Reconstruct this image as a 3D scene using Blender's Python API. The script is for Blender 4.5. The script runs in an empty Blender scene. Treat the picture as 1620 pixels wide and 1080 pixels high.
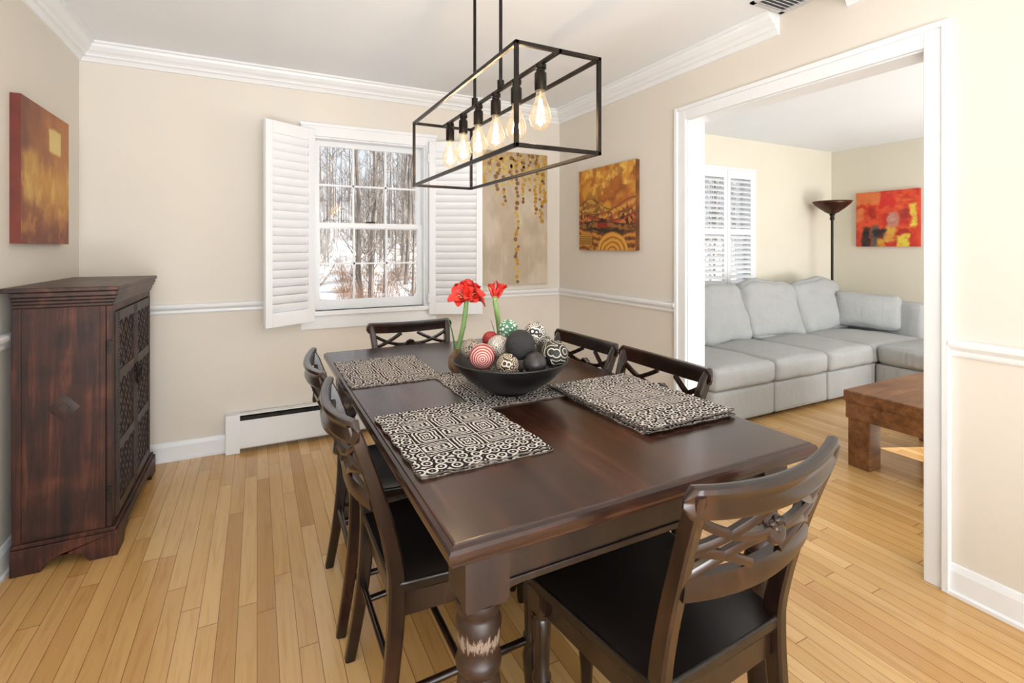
import bpy, bmesh, math, random
import numpy as np
from mathutils import Vector, Matrix, noise
random.seed(7)
S = bpy.context.scene
try:
    S.view_settings.view_transform = 'Standard'
    S.view_settings.look = 'None'
except Exception: pass
COL = S.collection
pi = math.pi

# ---------------------------------------------------------------- colour / nodes
def lin(c):
    out=[]
    for v in c:
        v=v/255.0
        out.append(v/12.92 if v<=0.04045 else ((v+0.055)/1.055)**2.4)
    return tuple(out)
def c4(c): 
    l=lin(c); return (l[0],l[1],l[2],1.0)

class NT:
    def __init__(s,name):
        s.m=bpy.data.materials.new(name); s.m.use_nodes=True
        s.t=s.m.node_tree; s.b=s.t.nodes['Principled BSDF']; s.out=s.t.nodes['Material Output']
    def n(s,typ,props=None,ins=None):
        nd=s.t.nodes.new(typ)
        for k,v in (props or {}).items(): setattr(nd,k,v)
        for k,v in (ins or {}).items(): s.set(nd.inputs[k],v)
        return nd
    def set(s,inp,v):
        if isinstance(v,bpy.types.NodeSocket): s.t.links.new(v,inp)
        else: inp.default_value=v
    def math(s,op,a,b=0.0,c=None):
        nd=s.t.nodes.new('ShaderNodeMath'); nd.operation=op
        s.set(nd.inputs[0],a); s.set(nd.inputs[1],b)
        if c is not None: s.set(nd.inputs[2],c)
        return nd.outputs[0]
    def coords(s,scale=(1,1,1),rot=(0,0,0),kind='Object'):
        tc=s.n('ShaderNodeTexCoord'); mp=s.n('ShaderNodeMapping',None,{'Vector':tc.outputs[kind],'Scale':scale,'Rotation':rot})
        return mp.outputs['Vector']
    def ramp(s,fac,stops,interp='LINEAR'):
        r=s.n('ShaderNodeValToRGB',None,{'Fac':fac}); cr=r.color_ramp; cr.interpolation=interp
        while len(cr.elements)<len(stops): cr.elements.new(0.5)
        for e,(p,c) in zip(cr.elements,stops): e.position=p; e.color=c
        return r.outputs['Color']
    def mix(s,f,a,b,mode='MIX'):
        nd=s.n('ShaderNodeMix',{'data_type':'RGBA','blend_type':mode})
        s.set(nd.inputs[0],f); s.set(nd.inputs[6],a); s.set(nd.inputs[7],b)
        return nd.outputs[2]
    def bump(s,h,strength=0.2,dist=0.01):
        b=s.n('ShaderNodeBump',None,{'Height':h,'Strength':strength,'Distance':dist})
        s.t.links.new(b.outputs[0],s.b.inputs['Normal'])
    def p(s,**k):
        for kk,v in k.items():
            s.set(s.b.inputs[kk.replace('_',' ')],v)

def simple(name,c1,c2=None,scale=(5,5,5),rough=.5,metal=0.0,bump=0.0,bdist=.002,detail=4,spec=None):
    t=NT(name); v=t.coords(scale)
    nz=t.n('ShaderNodeTexNoise',None,{'Vector':v,'Scale':1.0,'Detail':float(detail)})
    c2=c2 or tuple(max(0,x-8) for x in c1)
    col=t.ramp(nz.outputs['Fac'],[(.35,c4(c1)),(.65,c4(c2))])
    t.p(Base_Color=col,Roughness=rough,Metallic=metal)
    if spec is not None: t.b.inputs['Specular IOR Level'].default_value=spec
    if bump: t.bump(nz.outputs['Fac'],bump,bdist)
    return t.m

def wood(name,cd,cm,cl,scale=(3,40,40),rough=.35,bump=.1,coat=0.0,patch=1.5,spec=.5,dist=.6):
    t=NT(name); v=t.coords(scale)
    a=t.n('ShaderNodeTexNoise',None,{'Vector':v,'Scale':1.0,'Detail':6.0,'Roughness':.65,'Distortion':dist})
    v2=t.coords((patch,patch,patch))
    b=t.n('ShaderNodeTexNoise',None,{'Vector':v2,'Scale':2.0,'Detail':3.0})
    f=t.math('ADD',t.math('MULTIPLY',a.outputs['Fac'],.6),t.math('MULTIPLY',b.outputs['Fac'],.4))
    col=t.ramp(f,[(.36,c4(cd)),(.5,c4(cm)),(.64,c4(cl))])
    t.p(Base_Color=col,Roughness=rough); t.b.inputs['Coat Weight'].default_value=coat; t.b.inputs['Coat Roughness'].default_value=.12
    t.b.inputs['Specular IOR Level'].default_value=spec
    t.bump(a.outputs['Fac'],bump,.002)
    return t.m

# ---------------------------------------------------------------- mesh builder
class MB:
    def __init__(s): s.v=[]; s.f=[]; s.mi=[]
    def add(s,vs,fs,mi=0,M=None):
        o=len(s.v)
        for p in vs:
            p=Vector(p)
            if M is not None: p=M@p
            s.v.append(tuple(p))
        for f in fs: s.f.append(tuple(i+o for i in f)); s.mi.append(mi)
    def box(s,x0,y0,z0,x1,y1,z1,mi=0,M=None):
        vs=[(x0,y0,z0),(x1,y0,z0),(x1,y1,z0),(x0,y1,z0),(x0,y0,z1),(x1,y0,z1),(x1,y1,z1),(x0,y1,z1)]
        fs=[(0,3,2,1),(4,5,6,7),(0,1,5,4),(1,2,6,5),(2,3,7,6),(3,0,4,7)]
        s.add(vs,fs,mi,M)
    def lathe(s,prof,c=(0,0,0),n=24,mi=0,M=None):
        vs=[];fs=[]
        for r,z in prof:
            for i in range(n):
                a=2*pi*i/n; vs.append((c[0]+r*math.cos(a),c[1]+r*math.sin(a),c[2]+z))
        k=len(prof)
        for j in range(k-1):
            for i in range(n):
                fs.append((j*n+i,j*n+(i+1)%n,(j+1)*n+(i+1)%n,(j+1)*n+i))
        if prof[0][0]>1e-5: fs.append(tuple(range(n-1,-1,-1)))
        if prof[-1][0]>1e-5: fs.append(tuple((k-1)*n+i for i in range(n)))
        s.add(vs,fs,mi,M)
    def sweep(s,path,sec,up=(0,0,1),scales=None,mi=0,M=None,closed=False):
        P=[Vector(p) for p in path]; n=len(sec); vs=[];fs=[]; up=Vector(up)
        for i,p in enumerate(P):
            a=P[i-1] if i>0 else P[i]; b=P[i+1] if i<len(P)-1 else P[i]
            if closed: a=P[i-1]; b=P[(i+1)%len(P)]
            t=(b-a).normalized()
            sd=t.cross(up)
            if sd.length<1e-4: sd=t.cross(Vector((1,0,0)))
            sd.normalize(); u=sd.cross(t).normalized()
            sc=scales[i] if scales else 1.0
            if not isinstance(sc,tuple): sc=(sc,sc)
            for (x,y) in sec: vs.append(p+sd*x*sc[0]+u*y*sc[1])
        L=len(P)
        for j in range(L if closed else L-1):
            for i in range(n):
                k=(j+1)%L
                fs.append((j*n+i,j*n+(i+1)%n,k*n+(i+1)%n,k*n+i))
        if not closed:
            fs.append(tuple(range(n-1,-1,-1))); fs.append(tuple((L-1)*n+i for i in range(n)))
        s.add(vs,fs,mi,M)
    def tube(s,path,r,n=8,mi=0,M=None,scales=None,up=(0,0,1),closed=False):
        s.sweep(path,[(r*math.cos(2*pi*i/n),r*math.sin(2*pi*i/n)) for i in range(n)],up,scales,mi,M,closed)
    def extr(s,prof,p0,p1,nrm,m0=0,m1=0,mi=0):
        p0=Vector((p0[0],p0[1],0)); p1=Vector((p1[0],p1[1],0)); d=(p1-p0).normalized(); nv=Vector((nrm[0],nrm[1],0))
        n=len(prof); vs=[]
        for (o,z) in prof: vs.append(p0+nv*o+d*o*m0+Vector((0,0,z)))
        for (o,z) in prof: vs.append(p1+nv*o-d*o*m1+Vector((0,0,z)))
        fs=[(i,(i+1)%n,n+(i+1)%n,n+i) for i in range(n)]
        fs.append(tuple(range(n-1,-1,-1))); fs.append(tuple(range(n,2*n)))
        s.add(vs,fs,mi)
    def ball(s,c,r,n=16,m=10,mi=0,sc=(1,1,1),M=None):
        vs=[];fs=[]
        for j in range(m+1):
            th=pi*j/m
            for i in range(n):
                a=2*pi*i/n
                vs.append((c[0]+sc[0]*r*math.sin(th)*math.cos(a),c[1]+sc[1]*r*math.sin(th)*math.sin(a),c[2]-sc[2]*r*math.cos(th)))
        for j in range(m):
            for i in range(n): fs.append((j*n+i,j*n+(i+1)%n,(j+1)*n+(i+1)%n,(j+1)*n+i))
        s.add(vs,fs,mi,M)
    def cushion(s,c,size,r=.05,puff=(0,0,.03),n=12,wr=.006,M=None,mi=0,seed=0,bend=None):
        h=Vector(size)*.5; r=min(r,min(h)*.98)
        for ax in range(3):
            for sg in (-1,1):
                vs=[];fs=[]
                for i in range(n+1):
                    for j in range(n+1):
                        u=math.sin(pi/2*(2*i/n-1)); v=math.sin(pi/2*(2*j/n-1))
                        q=[0,0,0]; q[ax]=sg; q[(ax+1)%3]=u; q[(ax+2)%3]=v
                        p=Vector([q[k]*h[k] for k in range(3)])
                        inn=Vector([max(-(h[k]-r),min(h[k]-r,p[k])) for k in range(3)])
                        d=p-inn
                        if d.length>1e-6: d=d.normalized()*r
                        p=inn+d
                        for k in range(3):
                            a=q[(k+1)%3]; b=q[(k+2)%3]
                            p[k]+=(q[k])*puff[k]*(1-a*a)*(1-b*b)
                        nn=noise.noise_vector(Vector((p.x*7+seed*3.1,p.y*7,p.z*7)))+noise.noise_vector(Vector((p.x*16+seed,p.y*16,p.z*16)))*.5
                        p+=nn*wr
                        if bend: p=bend(p)
                        vs.append(p+Vector(c) if M is None else p)
                for i in range(n):
                    for j in range(n):
                        a=i*(n+1)+j
                        fs.append((a,a+1,a+n+2,a+n+1))
                s.add(vs,fs,mi,(Matrix.Translation(c)@M) if M is not None else None)
    def build(s,name,mats,parent=None,smooth=False,bevel=0,loc=(0,0,0),rot=(0,0,0),merge=False,subsurf=0,seg=2):
        me=bpy.data.meshes.new(name); me.from_pydata(s.v,[],s.f)
        if not isinstance(mats,(list,tuple)): mats=[mats]
        for m in mats: me.materials.append(m)
        me.polygons.foreach_set('material_index',s.mi)
        bm=bmesh.new(); bm.from_mesh(me)
        if merge: bmesh.ops.remove_doubles(bm,verts=bm.verts,dist=.0004)
        bmesh.ops.recalc_face_normals(bm,faces=bm.faces); bm.to_mesh(me); bm.free()
        if smooth:
            me.polygons.foreach_set('use_smooth',[True]*len(me.polygons))
            if smooth!='full':
                try: me.set_sharp_from_angle(angle=math.radians(40))
                except Exception: pass
        me.update()
        o=bpy.data.objects.new(name,me); COL.objects.link(o)
        o.location=loc; o.rotation_euler=rot
        if parent: o.parent=parent
        if bevel:
            b=o.modifiers.new('b','BEVEL'); b.width=bevel; b.segments=seg; b.limit_method='ANGLE'; b.angle_limit=math.radians(35)
        if subsurf:
            q=o.modifiers.new('s','SUBSURF'); q.levels=subsurf; q.render_levels=subsurf
        return o

def meta(o,label,cat,group=None):
    o['label']=label; o['category']=cat
    if group: o['group']=group
    return o
def empty(name,loc=(0,0,0),rotz=0,label='',cat='',group=None):
    e=bpy.data.objects.new(name,None); COL.objects.link(e); e.location=loc; e.rotation_euler=(0,0,rotz); e.empty_display_size=.1
    return meta(e,label,cat,group)
def struct(o): o['kind']='structure'; return o
def copy_tree(src,loc,rotz,scale=None):
    n=src.copy(); COL.objects.link(n); n.location=loc; n.rotation_euler=(0,0,rotz)
    if scale: n.scale=(scale,)*3
    new=set()
    def rec(a,b):
        for ch in list(a.children):
            if ch in new: continue
            c=ch.copy(); new.add(c); c.parent=b; COL.objects.link(c); rec(ch,c)
    rec(src,n)
    return n

# ---------------------------------------------------------------- constants
HC=1.255; CEIL=2.39; YB=3.537; XL=-.875; XR=2.257; XR2=2.387; XE=6.07; YF=-4.2
CA=math.radians(27.1); SA_,CA_=math.sin(CA),math.cos(CA)
def px(x,y,d):   # reading positions off the photograph
    t=(x-810)/788; return Vector((d*(CA_*t+SA_), d*(CA_-SA_*t), HC-(y-392)*d/788))

# ---------------------------------------------------------------- materials
M_wall=simple('paint_beige',(223,216,205),(221,214,203),(2,2,2),.7,bump=.02)
M_wallL=simple('paint_cream',(227,221,205),(224,218,201),(2,2,2),.7,bump=.02)
M_ceil=simple('paint_ceiling',(239,243,247),(237,241,245),(2,2,2),.8)
M_trim=simple('paint_trim_white',(236,238,240),(233,235,237),(3,3,3),.35)
M_shut=simple('shutter_white',(236,238,240),(232,234,237),(3,3,3),.4)
def floor_mat():
    t=NT('oak_strip_floor')
    tc=t.n('ShaderNodeTexCoord'); sp=t.n('ShaderNodeSeparateXYZ',None,{0:tc.outputs['Object']})
    X,Y=sp.outputs[0],sp.outputs[1]
    xs=t.math('DIVIDE',X,.0585); row=t.math('FLOOR',xs); fx=t.math('FRACT',xs)
    w1=t.n('ShaderNodeTexWhiteNoise',{'noise_dimensions':'1D'},{'W':row})
    ys=t.math('ADD',t.math('DIVIDE',Y,1.1),t.math('MULTIPLY',w1.outputs['Value'],7.3))
    cel=t.math('FLOOR',ys); fy=t.math('FRACT',ys)
    cv=t.n('ShaderNodeCombineXYZ',None,{0:row,1:cel})
    w2=t.n('ShaderNodeTexWhiteNoise',{'noise_dimensions':'2D'},{'Vector':cv.outputs[0]})
    base=t.ramp(w2.outputs['Value'],[(0,c4((192,147,90))),(.2,c4((206,163,104))),(.5,c4((212,170,112))),(.8,c4((222,184,128))),(1,c4((199,153,96)))])
    off=t.math('MULTIPLY',w2.outputs['Value'],37.0)
    gv=t.n('ShaderNodeCombineXYZ',None,{0:t.math('MULTIPLY',X,34.0),1:t.math('ADD',t.math('MULTIPLY',Y,2.2),off),2:off})
    g=t.n('ShaderNodeTexNoise',None,{'Vector':gv.outputs[0],'Scale':1.0,'Detail':6.0,'Roughness':.62,'Distortion':1.4})
    gc=t.ramp(g.outputs['Fac'],[(.28,(.82,.75,.66,1)),(.5,(.98,.97,.95,1)),(.72,(1.0,1.0,1.0,1))])
    col=t.mix(1.0,base,gc,'MULTIPLY')
    e=t.math('MINIMUM',fx,t.math('SUBTRACT',1.0,fx)); ey=t.math('MINIMUM',fy,t.math('SUBTRACT',1.0,fy))
    g1=t.math('LESS_THAN',e,.021); g2=t.math('LESS_THAN',ey,.0015)
    gap=t.math('MAXIMUM',g1,g2)
    col=t.mix(t.math('MULTIPLY',gap,.70),col,c4((104,66,32)))
    t.p(Base_Color=col,Roughness=t.math('ADD',.11,t.math('MULTIPLY',g.outputs['Fac'],.13)))
    t.bump(t.math('SUBTRACT',1.0,gap),.25,.001)
    return t.m
M_floor=floor_mat()
M_table=wood('table_dark_wood',(24,11,8),(48,25,16),(82,45,29),(34,2.5,34),.24,.05,.15,1.2)
M_edge=wood('table_base_wood',(18,10,8),(29,17,12),(52,31,21),(20,20,4),.36,.1,.05)
M_chair=wood('chair_dark_wood',(18,9,7),(32,18,12),(58,33,21),(22,22,5),.26,.08,.2)
M_seat=wood('chair_seat_wood',(11,7,6),(18,11,8),(32,19,14),(30,3,30),.34,.1,.05)
M_cab=wood('cabinet_rosewood',(24,11,8),(56,28,19),(94,51,35),(22,22,1.4),.5,.2,0,4.0,.4,2.0)
M_cabd=wood('cabinet_dark_carved',(20,11,9),(40,22,16),(68,40,29),(26,26,4),.5,.3,0,3)
M_cof=wood('coffee_table_wood',(84,50,28),(122,80,48),(150,104,66),(3,26,26),.34,.15,.05,2)
M_black=simple('black_metal',(26,22,19),(42,35,29),(30,30,30),.36,.75)
M_hinge=simple('dark_iron',(40,36,34),(60,52,48),(60,60,60),.5,.8)
def glass_mat(name,tint=(1,1,1,1),gl=.06,k=.35,em=None):
    t=NT(name); nt=t.t
    tr=t.n('ShaderNodeBsdfTransparent',None,{'Color':tint}); g=t.n('ShaderNodeBsdfGlossy',None,{'Roughness':.02})
    lw=t.n('ShaderNodeLayerWeight',None,{'Blend':.25})
    f=t.math('ADD',t.math('MULTIPLY',lw.outputs['Facing'],k),gl)
    mx=t.n('ShaderNodeMixShader',None,{0:f,1:tr.outputs[0],2:g.outputs[0]})
    out=mx.outputs[0]
    if em:
        e=t.n('ShaderNodeEmission',None,{'Color':em[0],'Strength':em[1]})
        ad=t.n('ShaderNodeAddShader',None,{0:out,1:e.outputs[0]}); out=ad.outputs[0]
    nt.links.new(out,t.out.inputs['Surface']); return t.m
M_glass=glass_mat('window_glass',(1,1,1,1),.015,.06)
M_bulb=glass_mat('bulb_glass',(.98,.90,.78,1),.07,.55,((1,.80,.54,1),.15))  # faint warm emission added to the glass itself, on top of the filaments
def emit(name,col,s):
    t=NT(name); t.p(Base_Color=(0,0,0,1),Emission_Color=col,Emission_Strength=s); return t.m
M_fil=emit('filament_glow',(1,.78,.48,1),55)

# ---------------------------------------------------------------- shell
W1=(.33,1.10,.835,2.0); W2=(3.83,4.63,.835,2.0)
mb=MB()
def wall_holes(mb,a0,a1,z0,z1,holes,f):
    xs=a0
    for (h0,h1,b,tp) in holes:
        f(xs,z0,h0,z1); 
        if b>z0: f(h0,z0,h1,b)
        f(h0,tp,h1,z1); xs=h1
    f(xs,z0,a1,z1)
wall_holes(mb,XL-.15,XR,0,CEIL+.1,[W1],lambda a,z0,b,z1: mb.box(a,YB,z0,b,YB+.16,z1,0))
wall_holes(mb,XR,XE+.15,0,CEIL+.1,[W2],lambda a,z0,b,z1: mb.box(a,YB,z0,b,YB+.16,z1,1))
struct(mb.build('wall_back',[M_wall,M_wallL]))
mb=MB(); mb.box(XL-.15,YF-.15,0,XL,YB,CEIL+.1); struct(mb.build('wall_left',M_wall))
OY0,OY1,OZ=.9615,2.149,2.015
mb=MB(); wall_holes(mb,YF,YB,0,CEIL,[(OY0,OY1,0,OZ)],lambda a,z0,b,z1: mb.box(XR,a,z0,XR2,b,z1)); struct(mb.build('wall_right',M_wall))
SW=(.12,.62,.9,1.75)  # unseen window opening, placed and sized for the sun patch on the floor
mb=MB(); wall_holes(mb,YF,YB,0,CEIL+.1,[SW],lambda a,z0,b,z1: mb.box(XE,a,z0,XE+.15,b,z1)); struct(mb.build('wall_far',M_wallL))
mb=MB(); mb.box(XL,YF-.15,0,XE+.15,YF,CEIL+.1); struct(mb.build('wall_front',M_wall))
mb=MB(); mb.box(XL-.15,YF-.15,-.12,XE+.15,YB+.16,0); struct(mb.build('floor',M_floor))
mb=MB(); mb.box(XL,YF,CEIL,XE,YB,CEIL+.1); struct(mb.build('ceiling',M_ceil))

# crown moulding
def crown_prof():
    c=CEIL; return [(0,c),(.085,c),(.085,c-.012),(.074,c-.016),(.070,c-.030),(.055,c-.048),(.040,c-.058),(.034,c-.066),(.034,c-.074),(.022,c-.080),(.014,c-.092),(.010,c-.100),(0,c-.102)]
tn=[0]
def trim(mb,mat=None,bevel=0,smooth=False):
    tn[0]+=1; return struct(mb.build('trim_%d'%tn[0],mat or M_trim,bevel=bevel,smooth=smooth))
for p0,p1,nr,a,b in [((XL,YB),(XR,YB),(0,-1),1,1),((XL,YF),(XL,YB),(1,0),0,1),((XR,1.56),(XR,YB),(-1,0),0,1),((XR,YF),(XR,1.245),(-1,0),0,0)]:
    mb=MB(); mb.extr(crown_prof(),p0,p1,nr,a,b); trim(mb)
rail=[(0,.862),(.010,.864),(.014,.872),(.014,.884),(.022,.892),(.030,.900),(.032,.912),(.028,.920),(0,.922)]
for p0,p1,nr,a,b in [((XL,YB),(.252,YB),(0,-1),1,0),((1.18,YB),(XR,YB),(0,-1),0,1),((XL,YF),(XL,YB),(1,0),0,1),((XR,2.224),(XR,YB),(-1,0),0,1),((XR,YF),(XR,.887),(-1,0),0,0)]:
    mb=MB(); mb.extr(rail,p0,p1,nr,a,b); trim(mb)
base=[(0,0),(.024,0),(.024,.012),(.016,.018),(.014,.085),(.010,.097),(.006,.108),(0,.110)]
for nm,p0,p1,nr,a,b in [('back',(XL,YB),(-.172,YB),(0,-1),1,0),('back_end',(1.62,YB),(XR,YB),(0,-1),0,1),('left',(XL,YF),(XL,YB),(1,0),0,1),('right_far',(XR,2.224),(XR,YB),(-1,0),0,1),('right_near',(XR,YF),(XR,.887),(-1,0),0,0),
    ('living_back',(XR2,YB),(XE,YB),(0,-1),1,1),('living_side',(XE,YF),(XE,YB),(-1,0),0,1)]:
    mb=MB(); mb.extr(base,p0,p1,nr,a,b); struct(mb.build('baseboard_'+nm,M_trim))
# doorway casing + jambs
for xx,sg in ((XR,-1),(XR2,1)):
    mb=MB()
    def cb(y0,z0,y1,z1,t):
        a,b=sorted((xx,xx+sg*t)); mb.box(a,y0,z0,b,y1,z1)
    cb(OY1-.006,0,OY1+.070,OZ+.070,.016); cb(OY0-.070,0,OY0+.006,OZ+.070,.016); cb(OY0+.006,OZ-.006,OY1-.006,OZ+.070,.016)
    cb(OY1+.052,0,OY1+.075,OZ+.075,.026); cb(OY0-.075,0,OY0-.052,OZ+.075,.026); cb(OY0-.052,OZ+.052,OY1+.052,OZ+.075,.026)
    trim(mb,bevel=.003)
mb=MB(); mb.box(XR,OY1-.012,0,XR2,OY1+.001,OZ); mb.box(XR,OY0-.001,0,XR2,OY0+.012,OZ); mb.box(XR,OY0+.012,OZ-.012,XR2,OY1-.012,OZ+.001); trim(mb)

# ceiling register
mb=MB(); x0,x1,y0,y1=2.03,2.25,1.255,1.55; z=CEIL-.008
mb.box(x0,y0,z,x1,y0+.022,CEIL); mb.box(x0,y1-.022,z,x1,y1,CEIL); mb.box(x0,y0,z,x0+.022,y1,CEIL); mb.box(x1-.022,y0,z,x1,y1,CEIL)
k=12
for i in range(k):
    yy=y0+.03+(y1-y0-.06)*i/(k-1)
    mb.box(x0+.02,-.009,-.0012,x1-.02,.009,.0012,M=Matrix.Translation((0,yy,CEIL-.007))@Matrix.Rotation(.6,4,'X'))
mb.box(x0+.02,y0+.02,CEIL-.0015,x1-.02,y1-.02,CEIL-.0005,1)
meta(mb.build('air_vent',[simple('vent_grey',(206,206,208),(196,196,198),(5,5,5),.4),simple('vent_dark',(110,110,112),None,(5,5,5),.8)]),'white slatted metal air register set in the ceiling','air vent')

# ---------------------------------------------------------------- windows
def window(n,W,yb=YB):
    x0,x1,z0,z1=W; mb=MB()
    c=.075
    mb.box(x0-c,yb-.018,z0-.02,x0+.004,yb,z1+c); mb.box(x1-.004,yb-.018,z0-.02,x1+c,yb,z1+c); mb.box(x0+.004,yb-.018,z1-.004,x1-.004,yb,z1+c)
    mb.box(x0-c-.006,yb-.026,z1+c-.014,x1+c+.006,yb,z1+c+.006)
    mb.box(x0-c-.015,yb-.045,z0-.026,x1+c+.015,yb+.05,z0)
    mb.box(x0-c,yb-.018,z0-.115,x1+c,yb,z0-.026)
    mb.box(x0,yb,z0,x0+.014,yb+.158,z1); mb.box(x1-.014,yb,z0,x1,yb+.158,z1); mb.box(x0+.014,yb,z1-.014,x1-.014,yb+.158,z1); mb.box(x0+.014,yb+.05,z0,x1-.014,yb+.158,z0+.02)
    mid=(z0+z1)/2-.01
    def sash(a0,a1,b0,b1,ya,yt,bot):
        st=.034
        mb.box(a0,ya,b0,a0+st,yt,b1); mb.box(a1-st,ya,b0,a1,yt,b1)
        mb.box(a0+st,ya,b1-st,a1-st,yt,b1); mb.box(a0+st,ya,b0,a1-st,yt,b0+bot)
        gw=(a1-a0-2*st)
        for i in (1,2): 
            xx=a0+st+gw*i/3; mb.box(xx-.006,ya+.003,b0+bot,xx+.006,yt-.003,b1-st)
        zz=(b0+bot+b1-st)/2; mb.box(a0+st,ya+.003,zz-.006,a1-st,yt-.003,zz+.006)
        ym=(ya+yt)/2; mb.box(a0+st-.004,ym-.0015,b0+bot-.004,a1-st+.004,ym+.0015,b1-st+.004,1)
    sash(x0+.014,x1-.014,mid-.02,z1-.014,yb+.085,yb+.115,.034)
    sash(x0+.014,x1-.014,z0+.02,mid+.02,yb+.05,yb+.08,.045)
    mb.box((x0+x1)/2-.03,yb+.04,mid+.02,(x0+x1)/2+.03,yb+.08,mid+.032,2)
    o=mb.build('window_%d'%n,[M_trim,M_glass,M_hinge]); return struct(o)
window(1,W1); window(2,W2)
mb=MB(); a0,a1,b0,b1=SW
for q in ((a0-.07,b0-.07,a0,b1+.07),(a1,b0-.07,a1+.07,b1+.07),(a0,b1,a1,b1+.07),(a0,b0-.07,a1,b0)): mb.box(XE-.018,q[0],q[1],XE,q[2],q[3])
mb.box(XE+.05,a0,(b0+b1)/2-.012,XE+.08,a1,(b0+b1)/2+.012)
mb.box(XE+.064,a0,b0,XE+.067,a1,b1,1)
struct(mb.build('window_3',[M_trim,M_glass]))

def shutter(w,h,tilt,mid=False):
    fr=MB(); st=.045
    fr.box(0,0,0,st,.026,h); fr.box(w-st,0,0,w,.026,h); fr.box(st,0,0,w-st,.026,.085); fr.box(st,0,h-.075,w-st,.026,h)
    spans=[(.085,h-.075)]
    if mid: fr.box(st,0,h*.5-.03,w-st,.026,h*.5+.03); spans=[(.085,h*.5-.03),(h*.5+.03,h-.075)]
    lo=MB()
    for (s0,s1) in spans:
        n=int((s1-s0)/.050)
        for i in range(n):
            z=s0+(i+.5)*(s1-s0)/n
            M=Matrix.Translation((0,.013,z))@Matrix.Rotation(tilt,4,'X')
            sec=[(-.027,0),(-.02,.0035),(0,.005),(.02,.0035),(.027,0),(.02,-.0035),(0,-.005),(-.02,-.0035)]
            lo.add([(st,a,b) for a,b in sec]+[(w-st,a,b) for a,b in sec],[(j,(j+1)%8,8+(j+1)%8,8+j) for j in range(8)],0,M)
    return fr,lo
def place_shutter(loc,rotz,w,h,tilt,mid,label,group=None,hing=None):
    e=empty('window_shutter',loc,rotz,label,'shutter',group)
    fr,lo=shutter(w,h,tilt,mid)
    fr.build('frame',[M_shut,M_trim],e,bevel=.002); lo.build('louvers',M_shut,e,smooth=True)
    if hing:
        for zz in (.12,h-.12):
            hb=MB(); hb.box(-.010,-.003,zz-.03,.0,.010,zz+.03); hb.build('hinge',M_trim,e,bevel=.001)
    return e
a=math.atan2(3.32-3.505,.038-.325)
place_shutter((.322,3.503,.775),a,.345,1.25,math.radians(70),False,'white louvered wooden shutter panel swung open beside the window',hing=1)
a=math.radians(-25)
place_shutter((1.108,3.480,.775),a,.385,1.25,math.radians(-70),False,'white louvered wooden shutter panel swung open toward the canvas painting',hing=1)
for i in range(2):
    place_shutter((3.832+i*.40,YB-.048,.80),0,.396,1.24,math.radians(38),True,'white plantation shutter panel closed over the living room window',group='living room window shutters')

# ---------------------------------------------------------------- baseboard heater
e=empty('baseboard_heater',(-.17,YB,0),0,'white metal baseboard radiator cover under the window','heater')
mb=MB(); Lh=1.78
mb.box(0,-.008,.02,Lh,-.001,.232); mb.box(0,-.058,.225,Lh,-.001,.232)
mb.box(0,-.072,.03,Lh,-.066,.196)
mb.build('cover',M_trim,e,bevel=.001)
mb=MB(); mb.box(.05,-.060,.06,Lh-.05,-.012,.216); mb.build('slot_shade',simple('slot_shade_dark',(26,25,25),(48,45,43),(120,10,10),.6,.5),e)  # dark block whose colour stands for the shade inside the cover slot
for xx in (0,Lh-.075):
    mb=MB(); mb.box(xx-.002,-.075,0,xx+.077,-.001,.236); mb.build('end_cap',M_trim,e,bevel=.004)

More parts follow.
